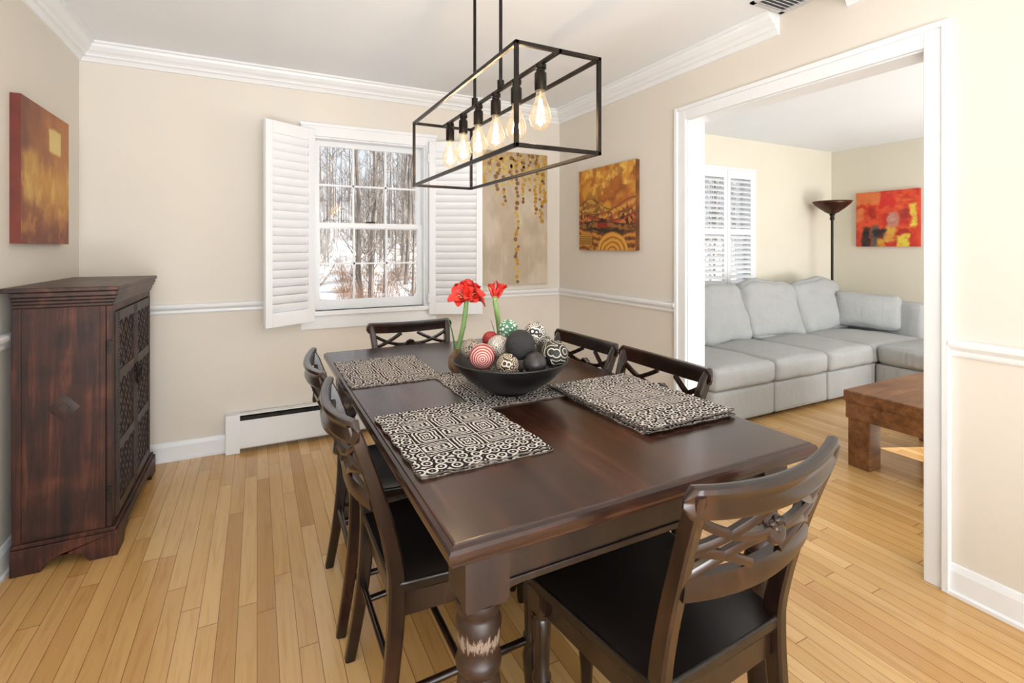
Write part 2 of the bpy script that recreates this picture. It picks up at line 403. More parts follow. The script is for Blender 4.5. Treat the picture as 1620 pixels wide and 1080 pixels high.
# ---------------------------------------------------------------- cabinet
def cabinet():
    e=empty('cabinet',(XL+.004,2.54,0),0,'dark carved rosewood cabinet with double doors against the wall','cabinet')
    D=.341; y0=.03; y1=y0+.81
    mb=MB(); zb,zt=.10,1.020
    mb.box(.034,y0,zb,D-.02,y1,zt)
    mb.box(.034,y0-.005,zb,.062,y0,zt); mb.box(D-.040,y0-.005,zb,D-.02,y0,zt)
    mb.box(D-.02,y0,zb,D,y0+.05,zt); mb.box(D-.02,y1-.05,zb,D,y1,zt); mb.box(D-.02,y0+.05,zt-.03,D,y1-.05,zt); mb.box(D-.02,y0+.05,zb,D,y1-.05,zb+.03)
    mb.build('body',M_cab,e,bevel=.003)
    mb=MB(); cx,cz=D*.55,.62
    def dia(r1,r2,t0,t1): 
        vs=[(cx+r1,y0-t0,cz),(cx,y0-t0,cz+r2),(cx-r1,y0-t0,cz),(cx,y0-t0,cz-r2)]
        q=.90; vs+=[(cx+r1*q,y0-t1,cz),(cx,y0-t1,cz+r2*q),(cx-r1*q,y0-t1,cz),(cx,y0-t1,cz-r2*q)]
        mb.add(vs,[(0,1,5,4),(1,2,6,5),(2,3,7,6),(3,0,4,7),(4,5,6,7),(3,2,1,0)])
    dia(.052,.056,0,.0014); dia(.022,.024,.001,.0026)
    mb.build('carved_diamond',M_cabd,e,smooth=True)
    mb=MB()
    for (o,za,zc) in ((.006,1.020,1.034),(.011,1.034,1.048),(.017,1.048,1.062),(.022,1.062,1.082)): mb.box(.034,y0-o,za,D+o,y1+o,zc)
    mb.box(.0,y0-.028,1.082,D+.028,y1+.028,1.10)
    mb.build('cornice',wood('cabinet_top_wood',(26,13,10),(52,28,20),(88,50,36),(26,1.6,26),.42,.15,0,3),e,bevel=.004)
    mb=MB()
    def arch(plen):
        pts=[(0,0),(.09,0),(.10,.02),(.115,.035),(.14,.042),(.17,.045),(.18,.055)]
        r=[(plen-a,b) for a,b in reversed(pts)]
        return pts+r+[(plen,.10),(0,.10)]
    o=.022; xb=.034
    def slab(pts,f0,f1):
        n=len(pts)
        mb.add([f0(a,b) for a,b in pts]+[f1(a,b) for a,b in pts],[(i,(i+1)%n,n+(i+1)%n,n+i) for i in range(n)]+[tuple(range(n)),tuple(range(n,2*n))])
    pr=arch(D+o-xb)
    for ya,yb in ((y0-o,y0),(y1,y1+o)): slab(pr,lambda a,b:(xb+a,ya,b),lambda a,b:(xb+a,yb,b))
    pr=arch(y1-y0)
    slab(pr,lambda a,b:(D,y0+a,b),lambda a,b:(D+o,y0+a,b))
    mb.box(xb,y0-.014,.10,D+.014,y1+.014,.116); mb.box(xb,y0,.05,D,y1,.10)
    mb.build('base',M_cab,e,bevel=.002)
    dw=(y1-y0-.10)/2-.002
    for k in range(2):
        yy=y0+.05+k*(dw+.004); mb=MB(); za,zc=zb+.032,zt-.032
        mb.box(D-.018,yy,za,D+.003,yy+dw,zc)
        fx0,fx1=D+.003,D+.008; sw=.042
        mb.box(fx0,yy,za,fx1,yy+sw,zc); mb.box(fx0,yy+dw-sw,za,fx1,yy+dw,zc)
        for zz in (za,za+.26,za+.56,zc-sw): mb.box(fx0,yy+sw,zz,fx1,yy+dw-sw,zz+sw)
        zz=za+.010
        while zz<zc-.008:
            for q in (yy+sw*.3,yy+sw*.7,yy+dw-sw*.3,yy+dw-sw*.7):
                mb.ball((fx1,q,zz),.0055,6,4,sc=(.4,1.2,.9))
            zz+=.0125
        # fine diagonal lattice with small buds at the crossings
        for (pa,pb) in ((za+sw,za+.26),(za+.26+sw,za+.56),(za+.56+sw,zc-sw)):
            ya_,yb_=yy+sw,yy+dw-sw; w_=yb_-ya_; h_=pb-pa; st=w_/6
            nv=max(2,round(h_/st)); sv=h_/nv
            for i in range(6):
                for j in range(nv):
                    a0_,b0_=ya_+i*st,pa+j*sv
                    x_=fx0+.0012
                    if (i+j)%2==0: mb.tube([(x_,a0_,b0_),(x_,a0_+st,b0_+sv)],.0026,5,up=(1,0,0))
                    else: mb.tube([(x_,a0_,b0_+sv),(x_,a0_+st,b0_)],.0026,5,up=(1,0,0))
            for i in range(1,6):
                for j in range(1,nv):
                    mb.ball((fx0+.001,ya_+i*st,pa+j*sv),.0085 if (i+j)%2 else .0055,7,4,sc=(.4,1,1.1))
        d=mb.build('door',M_cabd,e,smooth=True)
        hy=yy+dw-.020 if k==0 else yy+.020
        mb=MB(); mb.ball((D+.018,hy,.68),.011,10,6); 
        mb.tube([(D+.022,hy+.024*math.cos(t*pi/8),.656+.030*math.sin(t*pi/8)) for t in range(16)],.004,6,up=(1,0,0),closed=True)
        mb.lathe([(.0,-.0),(.020,.0),(.020,.004),(0,.006)],M=Matrix.Translation((D+.010,hy,.68))@Matrix.Rotation(pi/2,4,'Y'),n=14)
        mb.ball((D+.022,hy,.62),.010,8,6,sc=(1,1,1.8))
        h=mb.build('handle',M_hinge,d,smooth=True); h['label']='dark iron ring pull'
    for zz in (.25,.85):
        mb=MB(); mb.box(D-.014,y0-.012,zz-.03,D+.002,y0-.006,zz+.03); mb.build('hinge',M_hinge,e,bevel=.001)
cabinet()

# ---------------------------------------------------------------- dining table
TX0,TX1,TY0,TY1,TZ=.275,1.243,.757,2.462,.77
def table():
    cx,cy=(TX0+TX1)/2,(TY0+TY1)/2; hx,hy=(TX1-TX0)/2,(TY1-TY0)/2
    e=empty('dining_table',(cx,cy,0),0,'long dark espresso wooden dining table with turned legs','table')
    mb=MB()
    prof=[(-.026,.727),(-.014,.728),(-.008,.733),(-.008,.738),(-.001,.742),(0,.748),(0,.758),(-.003,.764),(-.010,.767),(-.012,.7695),(-.016,.770)]
    vs=[];fs=[]
    for o,z in prof:
        a,b=hx+o,hy+o; vs+=[(-a,-b,z),(a,-b,z),(a,b,z),(-a,b,z)]
    k=len(prof)
    for j in range(k-2):
        for i in range(4): fs.append((j*4+i,j*4+(i+1)%4,(j+1)*4+(i+1)%4,(j+1)*4+i))
    fs.append((3,2,1,0))
    mb.add(vs,fs,1)
    j=k-2; fs=[(j*4+i,j*4+(i+1)%4,(j+1)*4+(i+1)%4,(j+1)*4+i) for i in range(4)]+[tuple((k-1)*4+i for i in range(4))]
    mb.add(vs,fs,0)
    mb.build('tabletop',[M_table,wood('table_edge_wood',(24,12,9),(42,22,15),(66,36,24),(6,6,60),.25,.05,.15,1.2)],e,merge=True)
    mb=MB(); ix,iy=hx-.065,hy-.065
    def ap(Ln):
        h=Ln/2; top=.729; pts=[(-h,top),(h,top),(h,.618),(h-.03,.618),(h-.045,.626),(h-.08,.630)]
        return pts+[(-a,b) for a,b in reversed(pts[2:])]
    for s in (-1,1):
        pr=ap(2*ix-.07); n=len(pr); ya,yb=sorted((s*iy,s*(iy-.022)))
        mb.add([(a,ya,b) for a,b in pr]+[(a,yb,b) for a,b in pr],[(i,(i+1)%n,n+(i+1)%n,n+i) for i in range(n)]+[tuple(range(n)),tuple(range(n,2*n))])
        pr=ap(2*iy-.07); xa,xb=sorted((s*ix,s*(ix-.022)))
        mb.add([(xa,a,b) for a,b in pr]+[(xb,a,b) for a,b in pr],[(i,(i+1)%n,n+(i+1)%n,n+i) for i in range(n)]+[tuple(range(n)),tuple(range(n,2*n))])
        for (za,zb2) in ((.706,.728),(.632,.646)):
            mb.box(-ix+.05,min(s*iy,s*(iy+.005)),za,ix-.05,max(s*iy,s*(iy+.005)),zb2)
            mb.box(min(s*ix,s*(ix+.005)),-iy+.05,za,max(s*ix,s*(ix+.005)),iy-.05,zb2)
    mb.build('apron',M_edge,e,bevel=.002)
    wear=NT('worn_leg_paint'); v=wear.coords((110,110,26)); nz=wear.n('ShaderNodeTexNoise',None,{'Vector':v,'Scale':1.0,'Detail':9.0,'Roughness':.8})
    tc=wear.n('ShaderNodeTexCoord'); sp=wear.n('ShaderNodeSeparateXYZ',None,{0:tc.outputs['Object']})
    zf=wear.math('SUBTRACT',1.0,wear.math('MULTIPLY',wear.math('ABSOLUTE',wear.math('SUBTRACT',sp.outputs[2],.545)),14.0))
    f=wear.math('GREATER_THAN',wear.math('MULTIPLY',wear.math('MAXIMUM',zf,0.0),nz.outputs['Fac']),.43)
    g=wear.n('ShaderNodeTexNoise',None,{'Vector':wear.coords((20,20,4)),'Scale':1.0,'Detail':4.0})
    col=wear.mix(f,wear.ramp(g.outputs['Fac'],[(.35,c4((20,11,9))),(.65,c4((48,27,18)))]),c4((122,106,94)))
    wear.p(Base_Color=col,Roughness=.4)
    for sx in (-1,1):
        for sy in (-1,1):
            mb=MB(); lx,ly=sx*(hx-.090),sy*(hy-.092); w=.043
            mb.box(-w,-w,.622,w,w,.729)
            mb.box(-w+.003,-w+.003,.614,w-.003,w-.003,.622)
            mb.lathe([(.0,0),(.022,0),(.027,.02),(.030,.05),(.024,.075),(.022,.085),(.034,.10),(.036,.11),(.030,.12),(.032,.15),(.038,.25),(.042,.34),(.043,.42),(.041,.455),(.036,.475),(.035,.480),(.041,.488),(.043,.498),(.041,.508),(.038,.514),(.039,.53),(.042,.556),(.043,.572),(.039,.584),(.038,.590),(.041,.598),(.043,.606),(.042,.615),(0,.615)],n=28)
            mb.build('leg',wear.m,e,smooth=True,loc=(lx,ly,0))
table()

# ---------------------------------------------------------------- chairs
def ypost(z):
    if z<.45: t=z/.45; return -.238+.05*math.sin(t*pi/2)
    t=(z-.45)/.42; return -.188-.118*t**1.35
def build_chair(loc,rotz,label,group):
    e=empty('dining_chair',loc,rotz,label,'chair',group)
    mb=MB(); n=14; m=12; vs=[];fs=[]
    for j in range(m+1):
        v=j/m; y=-.205+.425*v
        hw=(.195+.035*v)
        if v>.9: hw-=.012*((v-.9)/.1)**2
        if j==0: hw-=.004
        for i in range(n+1):
            u=2*i/n-1; d=.012*(1-u**4)*(1-(2*v-1)**4)
            bow=.012*(1-u*u)*(1 if v>.95 else 0)
            vs.append((hw*u,y+bow,.450-d))
    N=len(vs)
    vs+= [(x*.985,y*.985,.418) for x,y,z in vs]
    for j in range(m):
        for i in range(n):
            a=j*(n+1)+i; fs.append((a,a+1,a+n+2,a+n+1)); fs.append((N+a,N+a+n+1,N+a+n+2,N+a+1))
    for i in range(n):
        fs.append((i,N+i,N+i+1,i+1)); a=m*(n+1)+i; fs.append((a,a+1,N+a+1,N+a))
    for j in range(m):
        a=j*(n+1); fs.append((a,a+n+1,N+a+n+1,N+a)); a+=n; fs.append((a,N+a,N+a+n+1,a+n+1))
    mb.add(vs,fs); mb.build('seat',M_seat,e,smooth=True,bevel=.007,seg=3)
    mb=MB()
    mb.box(-.185,.168,.355,.185,.190,.419); mb.box(-.165,-.19,.355,.165,-.17,.419)
    for s in (-1,1):
        mb.sweep([(s*.172,-.18,.387),(s*.19,.18,.387)],[(-.01,-.032),(.01,-.032),(.01,.032),(-.01,.032)])
    mb.build('seat_rail',M_chair,e,bevel=.003)
    for s in (-1,1):
        mb=MB(); mb.lathe([(0,0),(.013,0),(.016,.02),(.018,.06),(.024,.12),(.025,.15),(.019,.17),(.018,.18),(.024,.19),(.024,.20),(.019,.21),(.021,.28),(.024,.33),(.018,.345),(.026,.355),(.026,.36),(0,.36)],n=18)
        mb.box(-.023,-.023,.355,.023,.023,.419)
        mb.build('leg',M_chair,e,smooth=True,loc=(s*.197,.178,0))
    for s in (-1,1):
        mb=MB(); pts=[];sc=[]
        for i in range(25):
            z=.852*i/24
            dz_=(z-.42)/.42
            xx=s*(.180+(.026 if dz_>0 else .014)*abs(dz_)**2)
            pts.append((xx,ypost(z),z)); k=1-abs(dz_)
            tp=1.0 if z<.82 else 1.0-.30*((z-.82)/.032)
            sc.append((.96*tp,(.80+.32*max(0,k))*tp))
        mb.sweep(pts,[(-.015,-.014),(-.010,-.019),(.010,-.019),(.015,-.014),(.015,.014),(.010,.019),(-.010,.019),(-.015,.014)],up=(0,1,0),scales=sc)
        mb.build('leg',M_chair,e,smooth=True)
    BW=.040
    def bp(x,z,off=0): return (x,ypost(z)-BW*(1-(x/.215)**2)-off,z)
    mb=MB()
    xs=[-.232+.464*i/34 for i in range(35)]
    sec=[(-.008,-.024),(.005,-.026),(.009,-.017),(.006,.002),(.009,.014),(.013,.021),(.011,.029),(.002,.033),(-.009,.030),(-.011,.021),(-.008,.010)]
    sc=[]
    for x in xs:
        q=abs(x)/.232; k=math.sqrt(max(0.10,1-max(0,(q-.93)/.07)**2)); sc.append((k,k*(1-.12*max(0,q-.5))))
    mb.sweep([bp(x,.822+.014*(abs(x)/.232)**2) for x in xs],sec,up=(0,0,1),scales=sc)
    xs=[-.188+.376*i/20 for i in range(21)]
    mb.sweep([bp(x,.652+.008*(abs(x)/.188)**2) for x in xs],[(-.010,-.022),(.010,-.022),(.013,0),(.010,.022),(-.010,.022),(-.013,0)],up=(0,0,1))
    b=mb.build('backrest',M_chair,e,smooth=True)
    mb=MB(); zc=.737; hz=.058
    M=Matrix.Translation(bp(0,zc))@Matrix.Rotation(pi/2-.3,4,'X')
    mb.lathe([(0,-.009),(.018,-.009),(.026,-.006),(.029,0),(.026,.006),(.018,.009),(0,.009)],n=20,M=M)
    for a in range(8):
        an=a*pi/4; mb.ball(bp(.018*math.cos(an),zc+.018*math.sin(an)),.0085,8,6)
    mb.ball(bp(0,zc),.012,10,8)
    rs=[(-.006,-.008),(.006,-.008),(.008,0),(.006,.008),(-.006,.008),(-.008,0)]
    for s in (-1,1):
        for t in (-1,1):
            P=[]
            for i in range(14):
                q=i/13; x=s*(.022+.168*q); z=zc+t*(hz*(.06+.94*q**1.3)-.010*math.sin(pi*q))
                P.append(bp(x,z))
            mb.sweep(P,rs)
            P=[]
            for i in range(14):
                q=i/13; P.append(bp(s*(.044+.148*q),zc+t*(hz*(1-q)**1.5*.98+.003)))
            mb.sweep(P,rs)
    mb.build('carved_splat',M_chair,b,smooth=True)
    mb=MB()
    for s in (-1,1): mb.tube([(s*.184,ypost(.17),.17),(s*.197,.178,.19)],.010,10)
    mb.tube([(-.19,-.02,.18),(.19,-.02,.18)],.010,10); 
    mb.tube([(-.183,ypost(.23),.23),(.183,ypost(.23),.23)],.009,10)
    mb.build('stretcher',M_chair,e,smooth=True)
    return e
G='matching dining chairs around the table'
near=build_chair((.834,.898,0),math.radians(3.5),'dark wooden dining chair with carved back, angled at table end',G)
def chair_copy(loc,rot,label):
    c=copy_tree(near,loc,rot); c['label']=label; return c
chair_copy((.49,1.385,0),-pi/2,'dark carved-back wooden dining chair tucked in beside the stacked placemats')
chair_copy((.485,1.875,0),-pi/2-.03,'dark carved-back wooden dining chair facing the single placemat')
chair_copy((1.015,1.365,0),pi/2,'dark carved-back wooden dining chair facing the tall placemat stack')
chair_copy((1.010,1.83,0),pi/2+.02,'dark carved-back wooden dining chair tucked in beside the black bowl')
chair_copy((.735,2.345,0),pi,'dark wooden dining chair with carved back at the window end')

# ---------------------------------------------------------------- placemats
def batik():
    t=NT('black_white_batik'); tc=t.n('ShaderNodeTexCoord'); sp=t.n('ShaderNodeSeparateXYZ',None,{0:tc.outputs['Object']})
    X,Y=sp.outputs[0],sp.outputs[1]
    nz=t.n('ShaderNodeTexNoise',None,{'Vector':tc.outputs['Object'],'Scale':50.0,'Detail':2.0})
    def rings(scale,freq,rnd,thr):
        v=t.n('ShaderNodeTexVoronoi',{'feature':'F1','voronoi_dimensions':'2D'},{'Vector':tc.outputs['Object'],'Scale':scale,'Randomness':rnd})
        d=t.math('ADD',v.outputs['Distance'],t.math('MULTIPLY',nz.outputs['Fac'],.16))
        return t.math('GREATER_THAN',t.math('SINE',t.math('MULTIPLY',d,freq)),thr)
    a=rings(36,17.0,.5,.15)
    T=.080
    nx_=t.math('MULTIPLY',t.math('SUBTRACT',nz.outputs['Fac'],.5),.14)
    fx=t.math('SUBTRACT',t.math('FRACT',t.math('ADD',t.math('DIVIDE',X,T),.5)),.5); fy=t.math('SUBTRACT',t.math('FRACT',t.math('ADD',t.math('DIVIDE',Y,T),.5)),.5)
    par=t.math('FRACT',t.math('MULTIPLY',t.math('ADD',t.math('FLOOR',t.math('ADD',t.math('DIVIDE',X,T),.5)),t.math('FLOOR',t.math('ADD',t.math('DIVIDE',Y,T),.5))),.5))
    ka=t.math('ADD',1.0,t.math('MULTIPLY',par,1.3)); kb=t.math('SUBTRACT',1.65,t.math('MULTIPLY',par,1.3))
    ux=t.math('MULTIPLY',fx,ka); uy=t.math('MULTIPLY',fy,kb)
    r=t.math('SQRT',t.math('ADD',t.math('MULTIPLY',ux,ux),t.math('MULTIPLY',uy,uy)))
    ang=t.math('ARCTAN2',uy,ux)
    rr=t.math('ADD',t.math('ADD',r,t.math('MULTIPLY',t.math('COSINE',t.math('MULTIPLY',ang,4.0)),.05)),nx_)
    ros=t.math('GREATER_THAN',t.math('SINE',t.math('MULTIPLY',rr,32.0)),.05)
    edge=t.math('MAXIMUM',t.math('ABSOLUTE',fx),t.math('ABSOLUTE',fy))
    bd=t.math('GREATER_THAN',edge,.475); dk=t.math('MULTIPLY',t.math('GREATER_THAN',edge,.43),t.math('LESS_THAN',edge,.475))
    b=t.math('MAXIMUM',t.math('MULTIPLY',ros,t.math('SUBTRACT',1.0,dk)),bd)
    ay=t.math('ABSOLUTE',Y); ax=t.math('ABSOLUTE',X)
    inner=t.math('MULTIPLY',t.math('LESS_THAN',ay,.120),t.math('LESS_THAN',ax,.120))
    col=t.n('ShaderNodeMix',{'data_type':'FLOAT'},{0:inner,2:a,3:b}).outputs[0]
    c=t.mix(col,c4((34,28,29)),c4((202,196,189)))
    t.p(Base_Color=c,Roughness=.95); t.bump(t.math('SINE',t.math('MULTIPLY',X,1200.0)),.3,.001)
    t.b.inputs['Specular IOR Level'].default_value=.15
    return t.m
M_bat=batik(); M_batE=simple('mat_edge_fabric',(60,50,46),(130,120,110),(90,90,90),.95)
def placemat(cx,cy,z,w,l,rot,label,group=None,seed=0):
    mb=MB(); n=20;m=26; th=.0036; vs=[];fs=[]
    def hz(x,y): return .0006*math.sin(x*40+seed)+.0006*math.sin(y*33+seed*2)
    for j in range(m+1):
        for i in range(n+1):
            x=-w/2+w*i/n; y=-l/2+l*j/m
            jx=.0026*math.sin(j*1.1+seed) if i in(0,n) else 0; jy=.0022*math.sin(i*1.2+seed) if j in (0,m) else 0
            vs.append((x+jx,y+jy,th+hz(x,y)))
    N=len(vs); vs+=[(x,y,0.0) for x,y,z_ in vs]
    for j in range(m):
        for i in range(n):
            a=j*(n+1)+i; fs.append((a,a+1,a+n+2,a+n+1))
    mb.add(vs[:N],fs,0)
    f2=[]
    for j in range(m):
        for i in range(n):
            a=j*(n+1)+i; f2.append((N+a,N+a+n+1,N+a+n+2,N+a+1))
    for i in range(n): f2.append((i,N+i,N+i+1,i+1)); a=m*(n+1)+i; f2.append((a,a+1,N+a+1,N+a))
    for j in range(m): a=j*(n+1); f2.append((a,a+n+1,N+a+n+1,N+a)); a+=n; f2.append((a,N+a,N+a+n+1,a+n+1))
    mb.add(vs,f2,1)
    o=mb.build('placemat',[M_bat,M_batE],merge=True,loc=(cx,cy,z),rot=(0,0,rot))
    return meta(o,label,'placemat',group or 'black and white batik placemats')
z0=TZ+.0005; dz=.0050
placemat(.455,1.985,z0,.335,.43,.0,'black and white batik placemat lying alone near the window end',seed=1)
for i in range(2): placemat(.464-.003*i,1.220+.004*i,z0+i*dz,.325,.415,.01+.02*i,'black and white batik placemat stacked by the heater-side chairs',seed=2+i)
for i in range(4): placemat(1.058+.004*math.sin(i*2),1.226+.006*math.cos(i*3),z0+i*dz,.325,.475,-.02+.015*i,'black and white batik placemat in a stack by the doorway side',seed=5+i)
placemat(.748,1.60,z0,.32,.46,.0,'black and white batik placemat lying under the black bowl',seed=11)

# ---------------------------------------------------------------- bowl and balls
BC=Vector((.752,1.484,TZ+.0055))
mb=MB(); mb.lathe([(0,0),(.06,0),(.064,.006),(.10,.022),(.145,.052),(.178,.085),(.192,.106),(.194,.110),(.190,.112),(.186,.108),(.172,.086),(.14,.056),(.095,.028),(.05,.016),(0,.014)],n=56)
o=mb.build('bowl',simple('bowl_black',(20,19,20),(27,26,26),(20,20,20),.36),smooth='full',loc=BC)
meta(o,'wide matte black bowl filled with decorative balls','bowl')
def ring_mat(name,c1,c2,scale,freq,thr=.0,rnd=1.0,rough=.5):
    t=NT(name); tc=t.n('ShaderNodeTexCoord')
    v=t.n('ShaderNodeTexVoronoi',{'feature':'F1'},{'Vector':tc.outputs['Object'],'Scale':scale,'Randomness':rnd})
    s=t.math('GREATER_THAN',t.math('SINE',t.math('MULTIPLY',v.outputs['Distance'],freq)),thr)
    t.p(Base_Color=t.mix(s,c4(c1),c4(c2)),Roughness=rough); t.bump(s,.3,.002); return t.m
def spiral_mat(name,c1,c2,turns,thr=0.0,axis=(0,0,0)):
    t=NT(name); v=t.coords((1,1,1),axis); sp=t.n('ShaderNodeSeparateXYZ',None,{0:v})
    nz=t.n('ShaderNodeTexNoise',None,{'Vector':v,'Scale':20.0})
    r=t.math('SQRT',t.math('ADD',t.math('MULTIPLY',sp.outputs[0],sp.outputs[0]),t.math('MULTIPLY',sp.outputs[2],sp.outputs[2])))
    s=t.math('GREATER_THAN',t.math('SINE',t.math('ADD',t.math('MULTIPLY',r,turns),t.math('MULTIPLY',nz.outputs['Fac'],1.5))),thr)
    t.p(Base_Color=t.mix(s,c4(c1),c4(c2)),Roughness=.5); t.bump(s,.3,.002); return t.m
balls=[(763,564,1.60,.042,spiral_mat('ball_red_stripe',(164,58,58),(214,188,178),900,.25,(0,0,.5)),'red and cream striped'),
(789,549,1.665,.040,ring_mat('ball_white_brown',(92,78,66),(208,202,192),70,26,-.3),'cream with fine brown pattern'),
(804,521,1.73,.035,ring_mat('ball_green_white',(70,126,96),(218,220,212),62,9,-.2,.4),'white and green spotted'),
(823,545,1.605,.048,simple('ball_black_rough',(24,24,26),(48,47,49),(220,220,220),.75,bump=1,bdist=.004),'rough textured black'),
(846,527,1.69,.038,ring_mat('ball_white_swirl',(26,23,23),(208,202,192),44,22,-.1),'black with cream swirls'),
(877,560,1.62,.045,ring_mat('ball_black_swirl',(24,24,27),(196,188,168),20,30,.72),'black with beige scrolls'),
(846,575,1.56,.037,simple('ball_charcoal',(40,37,37),(56,50,49),(40,40,40),.4),'plain charcoal'),
(803,577,1.55,.035,ring_mat('ball_carved_brown',(48,34,26),(202,188,166),50,24,.2),'carved brown and cream'),
(776,537,1.73,.029,ring_mat('ball_red',(140,28,34),(166,50,48),60,12,.6),'deep red'),
(745,552,1.68,.034,ring_mat('ball_brown_white',(56,42,36),(190,180,164),80,24,.1),'brown and cream patterned'),
(862,545,1.75,.032,ring_mat('ball_black_white',(24,22,22),(190,186,180),80,20,.4),'black with white marks')]
def ball(loc,r,m,d):
    mb=MB(); mb.ball((0,0,0),r,28,18)
    o=mb.build('decorative_ball',m,smooth='full',loc=loc,merge=True,rot=(0,0,random.random()*.3))
    meta(o,d+' decorative ball piled in the black bowl','ball','decorative balls in the bowl')
for (x,y,d,r,m,l) in balls: ball(px(x,y,d),r,m,l)
for k,(dx,dy) in enumerate(((.06,-.045),(-.055,-.05),(-.06,.05),(.06,.055),(0.0,0.0))):
    ball(BC+Vector((dx,dy,.055 if k<4 else .052)),.034,balls[6 if k%2 else 9][4],('brown and cream patterned','plain charcoal')[k%2])

# ---------------------------------------------------------------- amaryllis
M_green=simple('stem_green',(120,156,92),(148,178,112),(30,30,6),.45)
M_leaf=simple('leaf_green',(66,120,56),(96,146,76),(30,30,8),.5)
M_pet=NT('petal_red'); v=M_pet.coords((60,60,60)); nz=M_pet.n('ShaderNodeTexNoise',None,{'Vector':v,'Scale':1.0})
M_pet.p(Base_Color=M_pet.ramp(nz.outputs['Fac'],[(.3,c4((180,26,20))),(.7,c4((218,56,40)))]),Roughness=.5); M_pet=M_pet.m
M_moss=simple('bulb_brown',(92,66,46),(142,112,80),(50,50,18),.9,bump=.8,bdist=.004)
M_sta=simple('stamen_cream',(240,220,160),None,(9,9,9),.6)
def petal(mb,M,L,W,open_,sd=0):
    n=10;m=6;vs=[];fs=[]
    for i in range(n+1):
        t=i/n; w=W*(math.sin(pi*min(1,t**1.15*.90+.06))**.6)
        if i==n: w=W*.18
        a=open_*t**1.4; x=L*t*math.sin(.15+a*.9); z=L*t*math.cos(.15+a*.75)
        for j in range(m+1):
            u=2*j/m-1; ruf=.0025*math.sin(i*1.7+j*2.3+sd)*t
            vs.append((x-.22*w*u*u*math.cos(a), w*u*.5, z+.2*w*u*u*math.sin(a)+ruf))
    for i in range(n):
        for j in range(m):
            a=i*(m+1)+j; fs.append((a,a+1,a+m+2,a+m+1))
    mb.add(vs,fs,0,M)
def amaryllis(base,topo,flowers,label):
    e=empty('amaryllis',base,0,label,'flower')
    top=Vector(topo)-Vector(base)
    mb=MB(); mb.lathe([(0,0),(.02,0),(.032,.015),(.036,.035),(.030,.058),(.016,.078),(.011,.09),(0,.09)],n=20); mb.build('bulb',M_moss,e,smooth=True)
    mb=MB(); P=[Vector((0,0,.08)).lerp(top,i/10)+Vector((.006*math.sin(i/10*pi),0,0)) for i in range(11)]
    mb.tube(P,.0095,12); mb.build('stem',M_green,e,smooth=True)
    mb=MB()
    for k,(ax,ln) in enumerate(((2.6,.13),(-.3,.10))):
        P=[(.010*math.cos(ax)+.025*math.cos(ax)*(i/8)**2,.010*math.sin(ax)+.025*math.sin(ax)*(i/8)**2,.075+ln*i/8) for i in range(9)]
        mb.sweep(P,[(-.012,-.0012),(0,-.003),(.012,-.0012),(.012,.0012),(0,0),(-.012,.0012)],up=(math.cos(ax),math.sin(ax),0),scales=[1-.75*(i/8)**2 for i in range(9)])
    mb.build('leaf',M_leaf,e,smooth=True)
    for (az,tilt,L,W,op,off) in flowers:
        mb=MB(); T=Matrix.Translation(top+Vector(off))@Matrix.Rotation(az,4,'Z')@Matrix.Rotation(tilt,4,'Y')
        mb.tube([(0,0,-.005),(0,0,.02)],.006,8,1,T)
        for k in range(6):
            petal(mb,T@Matrix.Translation((0,0,.010))@Matrix.Rotation(k*pi/3+(.1 if k%2 else 0),4,'Z'),L*(1 if k%2 else .92),W,op,k)
        for k in range(5):
            a=k*1.25; mb.tube([T@Vector((0,0,.015)),T@Vector((.008*math.cos(a),.008*math.sin(a),.04)),T@Vector((.012*math.cos(a)+.005,.012*math.sin(a),.056))],.0010,5,2)
        o=mb.build('blossom',[M_pet,M_green,M_sta],e,smooth='full'); o['label']='bright red open trumpet blossom'
b1=Vector((.690,1.816,TZ+.005)); t1=px(738,476,1.92)
amaryllis(b1,t1,[(-.5,1.05,.070,.054,.95,(0,0,0)),(-2.4,.95,.070,.054,.95,(0,0,0)),(-1.45,.85,.068,.054,.9,(0,0,.004)),(1.3,.7,.070,.052,.9,(0,0,.004)),(.2,.25,.064,.048,.75,(0,0,.006))],'red blooming amaryllis with thick green stem beside the bowl')
b2=Vector((.835,1.735,TZ+.0005)); t2=px(783,476,1.86)
amaryllis(b2,t2,[(-.3,.40,.066,.030,.30,(0,0,0)),(2.7,.22,.060,.026,.12,(0,0,0))],'amaryllis with half closed red buds behind the bowl')

